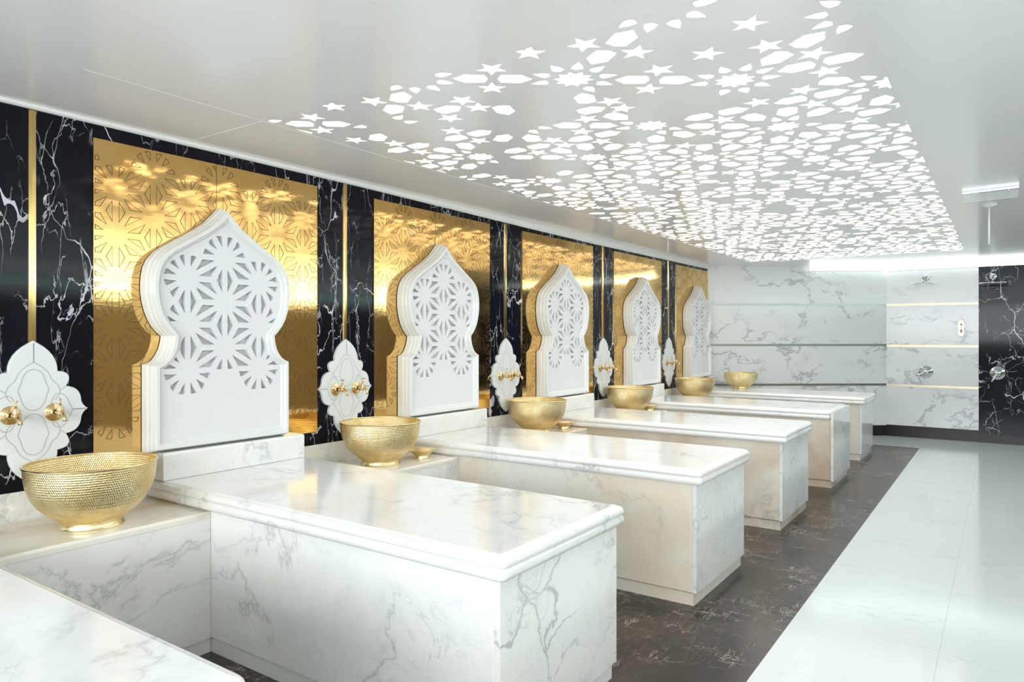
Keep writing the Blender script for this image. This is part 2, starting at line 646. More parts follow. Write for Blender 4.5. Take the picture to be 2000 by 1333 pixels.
PX0, PX1, PY0, PY1 = sx(0.715), sx(2.99), sy(1.875), sy(9.03)
mb = MB()
mb.box(-0.1, PX0, YF, 11.1, H, H + 0.1)
mb.box(PX1, XR, YF, 11.1, H, H + 0.1)
mb.box(PX0, PX1, YF, PY0, H, H + 0.1)
mb.box(PX0, PX1, PY1, 11.1, H, H + 0.1)
tag(mb.build('ceiling', M['ceiling']), kind='structure')
mb = MB()
mb.box(PX0 - 0.012, PX0 - 0.007, 1.2, 9.3, H - 0.0008, H + 0.002)
mb.box(0.03, PX0 - 0.012, PY0 - 0.003, PY0 + 0.002, H - 0.0008, H + 0.002)
tag(mb.build('trim_8', M['cove']), kind='structure')

# ------------------------------------------------------------------ perforated star panel in the ceiling
LX, LY = 0.472, 0.342
A0 = (2.05, 2.21)
REC = {'K': [(2.39, 1.96), (2.44, 2.02), (2.5, 2.04), (2.58, 2.02), (2.62, 1.96), (2.88, 2.23), (2.92, 2.18), (2.88, 2.32), (2.93, 2.38), (2.5, 2.53), (2.57, 2.55), (2.42, 2.56), (2.37, 2.61), (2.42, 2.76), (2.49, 2.78), (2.62, 2.69), (2.57, 2.75), (2.62, 2.62), (2.92, 2.89), (2.88, 2.94), (2.87, 3.03), (2.92, 3.09), (1.64, 1.96), (1.6, 2.02), (1.41, 1.96), (1.45, 2.02), (1.52, 2.05), (1.93, 2.19), (1.89, 2.25), (2.01, 2.15), (2.08, 2.18), (2.13, 2.25), (2.12, 2.34), (2.07, 2.41), (2.0, 2.42), (1.14, 2.24), (1.14, 2.33), (0.67, 1.95), (0.63, 2.02), (0.91, 2.24)],
       'S': [(2.32, 2.18), (2.24, 2.02), (2.31, 2.39), (2.19, 2.56), (2.7, 2.18), (2.69, 2.39), (2.81, 2.53), (2.81, 2.73), (2.7, 2.9), (2.5, 2.95), (2.0, 2.6), (2.0, 2.71), (2.3, 3.1), (2.49, 3.06), (2.81, 3.44), (2.5, 2.35), (1.83, 2.02), (1.7, 2.19), (1.22, 2.02), (1.33, 2.17), (1.52, 2.23), (1.5, 2.35), (1.32, 2.4), (1.03, 1.98), (0.85, 2.03), (0.73, 2.17), (2.21, 2.02), (2.02, 1.97), (2.29, 2.19), (1.2, 2.55), (0.73, 2.38), (0.83, 2.54)],
       'H': [(2.32, 2.05), (2.2, 2.15), (2.81, 2.41), (2.9, 2.64), (2.69, 2.52), (2.72, 2.64), (2.18, 2.43), (2.32, 2.53), (2.82, 2.87), (2.81, 3.14), (2.92, 3.21), (2.57, 3.15), (2.43, 3.16), (2.88, 3.35), (2.93, 3.48), (1.93, 2.8), (2.18, 3.13), (2.32, 3.23), (2.68, 3.48), (2.81, 3.57), (2.68, 3.22), (1.7, 2.05), (1.83, 2.15), (1.35, 2.04), (1.21, 2.15), (1.4, 2.29), (1.57, 2.45), (0.73, 2.04), (0.85, 2.15), (0.62, 2.11), (2.33, 2.04), (2.19, 2.15), (1.94, 2.51), (1.89, 2.67), (1.93, 2.8), (1.14, 2.64), (1.28, 2.66), (0.85, 2.41), (0.9, 2.65), (0.77, 2.62)],
       'T': [(2.5, 2.65), (2.01, 3.0), (2.0, 2.29)]}


def star_poly(cx, cy, n, r0, r1, a0):
    return [(cx + (r0 if i % 2 == 0 else r1) * math.cos(a0 + PI * i / n), cy + (r0 if i % 2 == 0 else r1) * math.sin(a0 + PI * i / n)) for i in range(2 * n)]


def local_poly(cx, cy, a, pts):
    c_, s_ = math.cos(a), math.sin(a)
    return [(cx + x * c_ - y * s_, cy + x * s_ + y * c_) for x, y in pts]


HEX = [(-0.064, 0.0), (-0.022, 0.040), (0.050, 0.036), (0.062, 0.0), (0.050, -0.036), (-0.022, -0.040)]
KITE = [(-0.030, 0.0), (-0.020, 0.021), (0.005, 0.017), (0.036, 0.0), (0.005, -0.017), (-0.020, -0.021)]
D36 = PI / 5
motifs = []           # kind, centre, polygon (unscaled plan)
seen = set()


def put(kind, cx, cy, poly):
    key = (kind, round(cx / 0.03), round(cy / 0.03))
    for dx in (-1, 0, 1):
        for dy in (-1, 0, 1):
            if (kind, key[1] + dx, key[2] + dy) in seen:
                return
    if not (0.66 < cx < 3.04 and 1.83 < cy < 9.08):
        return
    seen.add(key)
    motifs.append((kind, cx, cy, poly))


centres = []
for i in range(-8, 9):
    for j in range(-3, 26):
        if (i + j) % 2 == 0:
            centres.append((A0[0] + i * LX, A0[1] + j * LY))
for cx, cy in centres:
    if not (0.3 < cx < 3.4 and 1.4 < cy < 9.5):
        continue
    put('T', cx, cy, star_poly(cx, cy, 10, 0.072, 0.050, 0))
    for k in range(10):
        a = k * D36
        r = 0.212
        put('H', cx + r * math.cos(a), cy + r * math.sin(a), local_poly(cx + r * math.cos(a), cy + r * math.sin(a), a, HEX))
        a = (k + 0.5) * D36
        r = 0.122
        put('K', cx + r * math.cos(a), cy + r * math.sin(a), local_poly(cx + r * math.cos(a), cy + r * math.sin(a), a, KITE))
        r = 0.303 if k not in (2, 7) else 0.290
        px_, py_ = cx + r * math.cos(a), cy + r * math.sin(a)
        put('S', px_, py_, star_poly(px_, py_, 5, 0.058, 0.024, a + PI))
    # two hexagons in the bow-tie between four rosettes
    mx, my = cx, cy + LY
    for sg in (-1, 1):
        put('H', mx + sg * 0.112, my, local_poly(mx + sg * 0.112, my, 0 if sg > 0 else PI, HEX))


def cam_y(x, y, z):
    th = 0.608
    dx = x - 3.3176
    d = -math.sin(th) * dx + math.cos(th) * y
    return 656.4 - 1377.68 * (z - 1.377) / d


rnd = random.Random(3)
holes = []
for kind, cx, cy, poly in motifs:
    ux, uy = sx(cx), sy(cy)
    cut_here = rnd.random() < {'T': 0.95, 'H': 0.80, 'S': 0.74, 'K': 0.62}[kind]
    if uy < 2.72 or (uy < 3.0 and ux > 2.0):
        # near end of the sheet: only these motifs have been cut through
        cut_here = any(math.hypot(ux - a, uy - b) < (0.06 if kind != 'K' else 0.035) for a, b in REC[kind])
        if kind == 'T' and math.hypot(ux - 2.01, uy - 3.0) < 0.1:
            cut_here = True
    if cut_here:
        holes.append([(sx(a), sy(b)) for a, b in poly])

root = empty('perforated_ceiling_light', ((PX0 + PX1) / 2, (PY0 + PY1) / 2, H),
             'large backlit white ceiling panel pierced with stars, hexagons and rosettes', 'ceiling light')
ox, oy = root.location.x, root.location.y
outl = [(PX0, PY0), (PX1, PY0), (PX1, PY1), (PX0, PY1)]
e = 0.012
clip = [(PX0 + e, PY0 + e), (PX1 - e, PY0 + e), (PX1 - e, PY1 - e), (PX0 + e, PY1 - e)]
ov, keep, cut = planar_sheet(outl, holes, clip)
mb = MB()
thick_sheet(mb, ov, keep, lambda p, d: (p[0] - ox, p[1] - oy, d), 0.0, 0.022)
sheet = mb.build('perforated_sheet', [M['star_sheet'], M['cut_edge']], root)
mb = MB()
used = sorted({i for f in cut for i in f})
mp = {i: k for k, i in enumerate(used)}
mb.add([(ov[i][0] - ox, ov[i][1] - oy, 0.022) for i in used], [[mp[i] for i in f] for f in cut])
dif = mb.build('light_diffuser', M['glow'], root)
dif['label'] = 'glowing white diffuser behind the openings'
mb = MB()
mb.box(PX0 - ox, PX1 - ox, PY0 - oy, PY1 - oy, 0.03, 0.10)
mb.build('light_box', M['cove'], root)


# ------------------------------------------------------------------ rosette lattice (brass engraving + headboard fretwork)
def clip_half(poly, nx, ny, c):
    """keep nx*x+ny*y <= c"""
    out = []
    for i in range(len(poly)):
        a, b = poly[i], poly[(i + 1) % len(poly)]
        da, db = nx * a[0] + ny * a[1] - c, nx * b[0] + ny * b[1] - c
        if da <= 0:
            out.append(a)
        if (da < 0 < db) or (db < 0 < da):
            t = da / (da - db)
            out.append((a[0] + t * (b[0] - a[0]), a[1] + t * (b[1] - a[1])))
    return out


def clip_rect(poly, x0, x1, y0, y1):
    for nx, ny, c in ((1, 0, x1), (-1, 0, -x0), (0, 1, y1), (0, -1, -y0)):
        if len(poly) < 3:
            return []
        poly = clip_half(poly, nx, ny, c)
    return poly


def lattice_holes(pts, dx, a, disc, half):
    """pts: rosette centres on a triangular lattice (column step dx, vertical step a). Returns hole polygons."""
    res = []
    ps = {(round(p[0], 3), round(p[1], 3)): p for p in pts}
    done = set()
    nb = [(0, a), (dx, a / 2), (dx, -a / 2), (0, -a), (-dx, -a / 2), (-dx, a / 2)]
    for P in pts:
        for k in range(6):
            v = nb[k]
            L = math.hypot(*v)
            Q = (P[0] + v[0], P[1] + v[1])
            has = None
            for q in pts:
                if math.hypot(q[0] - Q[0], q[1] - Q[1]) < 0.3 * a:
                    has = q
            ux, uy = v[0] / L, v[1] / L
            for sg in (-1, 1):
                px, py = -uy * sg, ux * sg
                T = a / (2 * math.sqrt(3))
                # triangle: sides parallel to the bar, bounded by offset of the two slanting edges
                tt = T - half * 1.155
                if has:
                    if (id(P), id(has)) in done and False:
                        continue
                    if P > has:
                        continue
                    hl = L / 2 - disc
                    # corner points along the bar
                    s_full = (tt - half) / math.tan(PI / 6)
                    s0 = min(s_full, hl + 0.010)
                    w0 = tt - s0 * math.tan(PI / 6)
                    poly = [(-s0, half), (-hl * 0.9, min(w0 + 0.006, tt)), (0, tt), (hl * 0.9, min(w0 + 0.006, tt)), (s0, half)]
                    if w0 <= half + 0.002:
                        poly = [(-s0, half), (0, tt), (s0, half)]
                    poly = [(L / 2 + x, y) for x, y in poly]
                else:
                    hl = L / 2 - disc
                    s0 = hl + 0.004
                    poly = [(-s0, half), (-s0 * 0.7, half + 0.010), (-0.004, tt), (0.0, half + 0.006), (-0.006, half)]
                    poly = [(L / 2 + x, y) for x, y in poly]
                res.append([(P[0] + ux * x + px * y, P[1] + uy * x + py * y) for x, y in poly])
    return res


# ------------------------------------------------------------------ brass wall panels
PL, PR, PB, PT = 0.239, 1.4825, 0.813, 2.2576
SEAM = 0.835
GA, GDX = 0.2065, 0.1738


def brass_panel(pr):
    pts = []
    for k in range(-1, 9):
        x = 0.334 + k * GDX
        z = 2.045 if k % 2 == 0 else 2.148
        while z > 0.93:
            if z < 2.16:
                pts.append((x, z))
            z -= GA
    polys = lattice_holes(pts, GDX, GA, 0.062, 0.0150)
    root = empty('brass_wall_panel', (0, 0, 0))
    for x0, x1 in ((PL, SEAM - 0.0012), (SEAM + 0.0012, pr)):
        if x1 > pr:
            x1 = pr
        mb = MB()
        mb.box(0.0, 0.008, x0, x1, PB, PT)
        lw = 0.0020
        for p in polys:
            p = clip_rect(p, x0 + 0.006, x1 - 0.004, PB + 0.01, PT - 0.012)
            if len(p) < 3:
                continue
            cx = sum(q[0] for q in p) / len(p)
            cy = sum(q[1] for q in p) / len(p)
            # mitred outline ring
            n = len(p)
            area2 = sum(p[i][0] * p[(i + 1) % n][1] - p[(i + 1) % n][0] * p[i][1] for i in range(n))
            if abs(area2) < 2e-4:
                continue
            sgn = 1 if area2 > 0 else -1
            inn, outp = [], []
            for i in range(n):
                a_, b_, c_ = Vector(p[i - 1]), Vector(p[i]), Vector(p[(i + 1) % n])
                d1, d2 = (b_ - a_), (c_ - b_)
                if d1.length < 1e-5 or d2.length < 1e-5:
                    inn.append(tuple(b_)); outp.append(tuple(b_)); continue
                d1.normalize(); d2.normalize()
                n1, n2 = Vector((-d1.y, d1.x)) * sgn, Vector((-d2.y, d2.x)) * sgn
                m_ = (n1 + n2)
                if m_.length < 0.2:
                    m_ = n1.copy()
                m_.normalize()
                k_ = lw / max(m_.dot(n1), 0.45)
                inn.append(tuple(b_ + m_ * k_)); outp.append(tuple(b_ - m_ * k_ * 0.4))
            vs = [(0.0086, q[0], q[1]) for q in outp] + [(0.0086, q[0], q[1]) for q in inn]
            mb.add(vs, [[i, (i + 1) % n, (i + 1) % n + n, i + n] for i in range(n)], 1)
        mb.build('brass_sheet', [M['gold'], M['groove']], root)
    return root


NEAR = ['nearest, largest', 'second nearest', 'third', 'fourth', 'farthest']
panels_lbl = [
    'largest engraved brass wall panel, behind the big foreground arched headboard',
    'engraved brass wall panel behind the second arched headboard from the left',
    'engraved brass wall panel behind the middle, third arched headboard from the left',
    'engraved brass wall panel behind the fourth arched headboard from the left',
    'narrow engraved brass wall panel in the far corner beside the white wall']
pan = brass_panel(PR)
for n in range(5):
    if n == 0:
        o = pan
    elif n < 4:
        o = copy_tree(pan)
    else:
        o = brass_panel(9.44 - (Y0 + 4 * S))
    o.location = (0, Y0 + n * S, 0)
    tag(o, panels_lbl[n], 'wall panel', 'engraved brass panels on the black marble wall')

# ------------------------------------------------------------------ arched headboards
OUT = [(0.0, 2.024), (0.03, 1.99), (0.077, 1.941), (0.128, 1.905), (0.182, 1.868), (0.222, 1.845), (0.261, 1.820), (0.30, 1.795), (0.335, 1.766), (0.360, 1.735),
       (0.377, 1.698), (0.385, 1.658), (0.388, 1.615), (0.387, 1.573), (0.380, 1.530), (0.371, 1.495), (0.357, 1.457), (0.336, 1.420), (0.312, 1.392), (0.290, 1.374),
       (0.294, 1.345), (0.303, 1.312), (0.318, 1.283), (0.336, 1.260), (0.356, 1.248), (0.380, 1.240), (0.380, 1.10), (0.380, 0.83)]
INN = [(0.0, 1.935), (0.03, 1.908), (0.084, 1.868), (0.125, 1.843), (0.168, 1.818), (0.200, 1.798), (0.228, 1.780), (0.262, 1.760), (0.289, 1.738), (0.308, 1.715),
       (0.322, 1.685), (0.331, 1.650), (0.335, 1.612), (0.335, 1.575), (0.331, 1.540), (0.324, 1.510), (0.311, 1.472), (0.290, 1.438), (0.262, 1.407), (0.240, 1.380),
       (0.240, 1.345), (0.250, 1.302), (0.264, 1.275), (0.283, 1.253), (0.303, 1.236), (0.332, 1.215), (0.332, 1.08), (0.332, 0.888)]


def sym(prof):
    return [(h, z) for h, z in prof] + [(-h, z) for h, z in prof[::-1][:-1]]


def headboard():
    root = empty('arched_headboard', (0, 0, 0))
    o_, i_ = sym(OUT), sym(INN)
    prof = [(0.0, 0.004), (0.0, 0.048), (0.03, 0.050), (0.06, 0.054), (0.10, 0.058), (0.10, 0.074), (0.13, 0.078), (0.17, 0.082), (0.19, 0.088), (0.24, 0.104), (0.30, 0.110), (0.60, 0.110), (0.66, 0.106), (0.72, 0.098), (0.74, 0.092), (0.84, 0.092), (0.88, 0.088), (1.0, 0.080), (1.0, 0.060)]
    rings = []
    for s_, x in prof:
        rings.append([(x, a[0] * (1 - s_) + b[0] * s_, a[1] * (1 - s_) + b[1] * s_) for a, b in zip(o_, i_)])
    mb = MB()
    mb.loops(rings, False, False, smooth=False)
    fr = mb.build('frame', M['paint_frame'], root)
    # fretwork
    a, dx = 0.224, 0.198
    pts = [(0, 1.766), (0, 1.542), (0, 1.318)] + [(s_ * dx, z) for s_ in (-1, 1) for z in (1.654, 1.430, 1.206)]
    pts = [(p[0], p[1]) for p in pts]
    hol = lattice_holes(pts, dx, a, 0.060, 0.0145)
    cl = sym([(max(h - 0.008, 0), z - (0.012 if i < 10 else 0) + (0.01 if i > 26 else 0)) for i, (h, z) in enumerate(INN)])
    ov, keep, cut = planar_sheet(i_, hol, cl)
    mb = MB()
    thick_sheet(mb, ov, keep, lambda p, d: (d, p[0], p[1]), 0.081, 0.060, 0, 0)
    mb.build('fretwork_screen', M['paint'], root)
    mb = MB()
    mb.add([(0.058, p[0], p[1]) for p in i_] + [(0.045, p[0], p[1]) for p in i_], [list(range(len(i_))), list(range(len(i_), 2 * len(i_)))[::-1]])
    bk = mb.build('backing_board', M['niche'], root)
    bk['label'] = 'grey board seen through the cut-outs'
    return root


hb_lbl = ['largest white arched headboard with cut-out rosettes, on the foreground bench',
          'white arched headboard with cut-out rosettes, second from the left',
          'white arched headboard with cut-out rosettes, third from the left',
          'white arched headboard with shiny cut-out rosettes, fourth from the left',
          'smallest white arched headboard, farthest, in front of the white marble corner']
hb = headboard()
for n in range(5):
    o = hb if n == 0 else copy_tree(hb)
    o.location = (0.0085, Y0 + n * S + 0.83, 0.0015)
    tag(o, hb_lbl[n], 'headboard', 'arched headboards along the brass wall')

# marble blocks carrying the headboards
bl_lbl = ['white marble block under the largest foreground arched headboard',
          'white marble block under the second arched headboard from the left',
          'white marble block under the third arched headboard from the left',
          'white marble block under the fourth arched headboard from the left',
          'white marble block under the smallest, farthest arched headboard']
mb = MB()
rr = [rrect(0.0, 0.118, -0.404, 0.404, 0.004, 3, i) for i in (0, 0, 0.0, 0.003, 0.008)]
zz = [0.0, 0.06, 0.117, 0.125, 0.1285]
mb.loops([[(x, y, z) for x, y in r] for r, z in zip(rr, zz)], smooth=False)
blk = mb.build('marble_block', M['white'])
for n in range(5):
    o = blk if n == 0 else blk.copy()
    if n:
        C.objects.link(o)
    o.location = (0.0, Y0 + n * S + 0.899, 0.7015)
    tag(o, bl_lbl[n], 'marble block', 'marble blocks under the headboards')


# ------------------------------------------------------------------ benches
SLAB = [(0.035, 0.700), (0.030, 0.6975), (0.026, 0.694), (0.020, 0.694), (0.012, 0.691), (0.004, 0.683), (0.0, 0.674), (0.003, 0.665), (0.008, 0.662), (0.006, 0.657),
        (0.001, 0.650), (0.0, 0.640), (0.003, 0.629), (0.008, 0.623), (0.03, 0.6205)]


def bench(mbody, mtop, mend, endpanel=False, far=1.325):
    root = empty('marble_bench', (0, 0, 0))
    x1 = 2.075 if not endpanel else 2.045
    rings = [[(x, y, z) for x, y in rrect(0.002, x1, 0.470, far, 0.03, 5, i)] for i, z in SLAB]
    mb = MB()
    mb.loops(rings, True, True, smooth=True)
    mb.build('bench_top', mtop, root)
    mb = MB()
    b1 = 2.043 if endpanel else 2.0195
    rr = [rrect(0.002, b1, 0.499, 1.2985, 0.004, 2, i) for i in (0.004, 0, 0, 0)]
    mb.loops([[(x, y, z) for x, y in r] for r, z in zip(rr, (0.066, 0.070, 0.3, 0.6205))], smooth=False)
    if endpanel:
        m2 = MB()
        m2.box(2.046, 2.068, 0.478, far - 0.008, 0.066, 0.690)
        m2.build('end_panel', mend, root)
    mb.build('bench_body', mbody, root)
    if not endpanel:
        mb = MB()
        mb.box(2.0205, 2.043, 0.4995, 1.298, 0.068, 0.6205)
        mb.build('end_panel', mend, root)
    mb = MB()
    mb.box(0.002, 2.026 + (0.02 if endpanel else 0), 0.503 + 0.004, 1.290, 0.0, 0.063)
    mb.build('plinth', mbody, root)
    return root


specs = [(-1, M['white'], M['white'], M['white_cell'], 'white marble bench cut off by the bottom left corner, nearest to the viewer'),
         (0, M['white'], M['white'], M['white_cell'], 'large grey-veined white marble bench in the foreground, under the largest headboard'),
         (1, M['side_pale'], M['white'], M['green_grey'], 'white marble bench with a green-grey veined end, second whole one from the front'),
         (2, M['warm'], M['white'], M['green_grey'], 'white marble bench with sides coloured tan for reflected light, middle one of the five whole benches'),
         (3, M['warm'], M['white'], M['green_grey'], 'marble bench with sides coloured tan for reflected light, whose plain end slab rises to the top, fourth whole one'),
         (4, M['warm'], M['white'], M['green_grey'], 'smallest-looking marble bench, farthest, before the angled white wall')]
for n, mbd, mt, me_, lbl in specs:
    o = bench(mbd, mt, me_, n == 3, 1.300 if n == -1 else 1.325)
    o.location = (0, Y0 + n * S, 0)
    tag(o, lbl, 'bench', 'marble massage benches in a row')

# ------------------------------------------------------------------ ledges between the benches
lg_lbl = ['cream-streaked marble ledge at the left under the largest brass basin',
          'marble ledge between the first and second whole benches, under a basin and dish',
          'marble ledge behind the second whole bench, under the third basin',
          'marble ledge behind the third whole bench, under the fourth basin',
          'marble ledge behind the fourth whole bench, under the fifth basin']


def ledge():
    root = empty('marble_ledge', (0, 0, 0))
    y0, y1 = -0.3995, 0.4975
    mb = MB()
    rr = [(0.0, 0.588), (0.0, 0.605), (0.003, 0.612), (0.009, LZ)]
    mb.loops([[(0.002, y0, z), (0.497 - i, y0, z), (0.497 - i, y1, z), (0.002, y1, z)] for i, z in rr], smooth=False)
    mb.build('ledge_top', M['ledge'], root)
    mb = MB()
    mb.box(0.002, 0.495, y0, y1, 0.066, 0.5875)
    mb.build('ledge_body', M['white'], root)
    mb = MB()
    mb.box(0.002, 0.483, y0 + 0.0085, y1 + 0.0085 - 0.002, 0.0, 0.064)
    mb.build('plinth', M['white'], root)
    return root


ld = ledge()
for n in range(5):
    o = ld if n == 0 else copy_tree(ld)
    o.location = (0, Y0 + n * S, 0)
    tag(o, lg_lbl[n], 'ledge', 'marble ledges between the benches')

# ------------------------------------------------------------------ brass strips above the plaques
st_lbl = ['wide polished brass strip on black marble at the left, above the largest tap plaque',
          'vertical brass strip above the second tap plaque from the left',
          'thin vertical brass strip above the third tap plaque from the left',
          'thin vertical brass strip above the fourth tap plaque from the left',
          'thin vertical brass strip above the farthest tap plaque']
mb = MB()
mb.loops([[(0.0, -0.015, z), (0.0, 0.015, z), (0.006, 0.0135, z), (0.007, 0.0, z), (0.006, -0.0135, z)] for z in (1.35, 1.8, 2.318)], smooth=False)
stp = mb.build('brass_strip', M['brass'])
tops = [2.318, 2.312, 2.29, 2.284, 2.284]
for n in range(5):
    o = stp if n == 0 else stp.copy()
    if n:
        C.objects.link(o)
    hgt = tops[n] - 0.002 - 1.352
    o.scale = (1, 1, hgt / (2.318 - 1.35))
    o.location = (0.0, Y0 + n * S, 1.352 - 1.35 * hgt / (2.318 - 1.35))
    tag(o, st_lbl[n], 'brass strip', 'brass strips set in the black marble')

# ------------------------------------------------------------------ tap plaques
PZ = 1.060


def plaque_outline():
    def arc(p, q, bulge, n=7):
        (x0, y0), (x1, y1) = p, q
        dx, dy = x1 - x0, y1 - y0
        L = math.hypot(dx, dy)
        nx, ny = dy / L, -dx / L
        out = []
        for i in range(n):
            t = i / n
            b = bulge * 4 * t * (1 - t)
            out.append((x0 + dx * t + nx * b, y0 + dy * t + ny * b))
        return out
    # upper right quadrant, going clockwise seen from the room (y right, z up)
    q = []
    q += [(0.0, 1.357), (0.018, 1.346), (0.040, 1.331), (0.058, 1.314), (0.073, 1.295), (0.084, 1.272), (0.090, 1.250)]
    q += arc((0.091, 1.228), (0.124, 1.162), -0.030, 9)
    q += arc((0.124, 1.162), (0.186, 1.095), -0.020, 8)
    q += [(0.186, 1.095), (0.192, 1.080), (0.201, 1.069)]
    return q


def fix_arc_outline():
    q = plaque_outline()
    up = q + [(0.213, 1.060)]
    lo = [(y, 2 * PZ - z) for y, z in q[::-1]]
    right = up + lo
    left = [(-y, z) for y, z in right[::-1]][1:-1]
    return right + left


def polyline_strip(mb, pts, w_, x, mi):
    n = len(pts)
    L_, R_ = [], []
    for i in range(n):
        a, b = Vector(pts[max(i - 1, 0)]), Vector(pts[min(i + 1, n - 1)])
        d = (b - a).normalized()
        nn = Vector((-d.y, d.x)) * w_ / 2
        L_.append(Vector(pts[i]) + nn)
        R_.append(Vector(pts[i]) - nn)
    vs = [(x, p.x, p.y) for p in L_] + [(x, p.x, p.y) for p in R_]
    mb.add(vs, [[i, i + 1, i + 1 + n, i + n] for i in range(n - 1)], mi)


def smooth_pts(p, k=2):
    for _ in range(k):
        q = [p[0]]
        for a, b in zip(p, p[1:]):
            q.append((a[0] * .75 + b[0] * .25, a[1] * .75 + b[1] * .25))
            q.append((a[0] * .25 + b[0] * .75, a[1] * .25 + b[1] * .75))
        q.append(p[-1])
        p = q
    return p


def plaque():
    out = fix_arc_outline()
    mb = MB()

    def ring(sc_, x):
        return [(x, y * sc_, PZ + (z - PZ) * sc_) for y, z in out]
    mb.loops([ring(1, 0.0), ring(1, 0.014), ring(0.985, 0.0175)], True, True, smooth=False)
    lines = [[(0.0, 1.346), (0.0, 1.268)],
             [(0.0, 1.268), (0.034, 1.247), (0.057, 1.221), (0.068, 1.190), (0.090, 1.172), (0.102, 1.146), (0.095, 1.120), (0.080, 1.108)],
             [(0.0, 1.238), (0.024, 1.232), (0.040, 1.208), (0.045, 1.180), (0.059, 1.153), (0.048, 1.123), (0.038, 1.090), (0.020, 1.071), (0.0, 1.067)],
             [(0.066, 1.060), (0.066, 1.100), (0.081, 1.130), (0.104, 1.134), (0.126, 1.116), (0.138, 1.085), (0.150, 1.060)],
             [(0.150, 1.060), (0.205, 1.060)],
             [(0.102, 1.146), (0.122, 1.160)]]
    for l in lines:
        l = smooth_pts(l) if len(l) > 2 else l
        for sy_ in (1, -1):
            for up in (1, -1):
                polyline_strip(mb, [(y * sy_, z if up > 0 else 2 * PZ - z) for y, z in l], 0.0042, 0.0179, 1)
    return mb.build('tap_plaque', [M['plaque'], M['plaque_line']])


pl_lbl = ['largest white lobed plaque at the left edge, partly behind the largest basin',
          'white lobed plaque holding two taps, second from the left',
          'white lobed plaque holding two taps, third from the left',
          'white lobed plaque holding two taps, fourth from the left',
          'smallest white lobed plaque, farthest along the wall']
pq = plaque()
for n in range(5):
    o = pq if n == 0 else pq.copy()
    if n:
        C.objects.link(o)
    o.location = (0.0, Y0 + n * S, 0.0)
    tag(o, pl_lbl[n], 'plaque', 'lobed tap plaques on black marble')


# ------------------------------------------------------------------ taps
def tap():
    root = empty('water_tap', (0, 0, 0))
    mb = MB()
    mb.lathe([(0.0005, 0.0), (0.037, 0.0), (0.038, 0.003), (0.036, 0.0055), (0.030, 0.006), (0.027, 0.0085), (0.018, 0.0105), (0.012, 0.013), (0.011, 0.019)], 32, axis='x', cap0=True)
    mb.build('flange', M['antique'], root)
    mb = MB()
    mb.tube([(0.014, 0, 0), (0.03, 0, 0), (0.05, 0, 0), (0.062, 0, 0), (0.072, 0, 0)], [0.009, 0.0085, 0.011, 0.0145, 0.010], 16)
    mb.tube([(0.060, 0, 0.0), (0.060, 0, 0.016), (0.060, 0, 0.024), (0.060, 0, 0.030), (0.060, 0, 0.036)], [0.0135, 0.0125, 0.009, 0.0085, 0.005], 14)
    mb.build('tap_body', M['antique'], root)
    mb = MB()
    mb.tube([(0.066, 0, -0.002), (0.082, 0, -0.004), (0.093, 0, -0.011), (0.100, 0, -0.022), (0.103, 0, -0.032)], [0.009, 0.009, 0.0088, 0.0082, 0.0092], 14)
    mb.build('spout', M['antique'], root)
    mb = MB()
    mb.tube([(0.060, 0, 0.034), (0.060, 0, 0.056)], 0.0032, 10)
    mb.tube([(0.060, -0.020, 0.058), (0.060, -0.012, 0.0585), (0.060, 0.0, 0.0585), (0.060, 0.012, 0.0585), (0.060, 0.020, 0.058)], [0.004, 0.0026, 0.0034, 0.0026, 0.004], 10)
    mb.build('handle', M['antique'], root)
    return root


tp = tap()
first = True
place = ['largest plaque at the left edge', 'second plaque from the left', 'third plaque from the left', 'fourth plaque from the left', 'farthest plaque']
for n in range(5):
    for k, yy in enumerate((-0.086, 0.076)):
        o = tp if first else copy_tree(tp)
        first = False
        o.location = (0.0178, Y0 + n * S + yy, 1.054)
        if n == 0:
            for c_ in children(o):
                if k == 0 and c_.name.startswith('handle'):
                    c_.rotation_euler = (0, 0, 0)
        tag(o, 'small brass tap, %s one on the %s' % ('left' if k == 0 else 'right', place[n]), 'tap', 'brass taps on the lobed plaques')
# turn some of the handles, as in the photo
for o in [x for x in C.objects if x.name.startswith('water_tap')]:
    hsh = (int(o.location.y * 100) % 7)
    for c_ in children(o):
        if c_.name.startswith('handle'):
            a = (0.2, 1.2, 0.9, 0.3, 1.5, 0.6, 1.0)[hsh]
            c_.matrix_local = Matrix.Translation((0.060, 0, 0)) @ Matrix.Rotation(a, 4, 'Z') @ Matrix.Translation((-0.060, 0, 0))


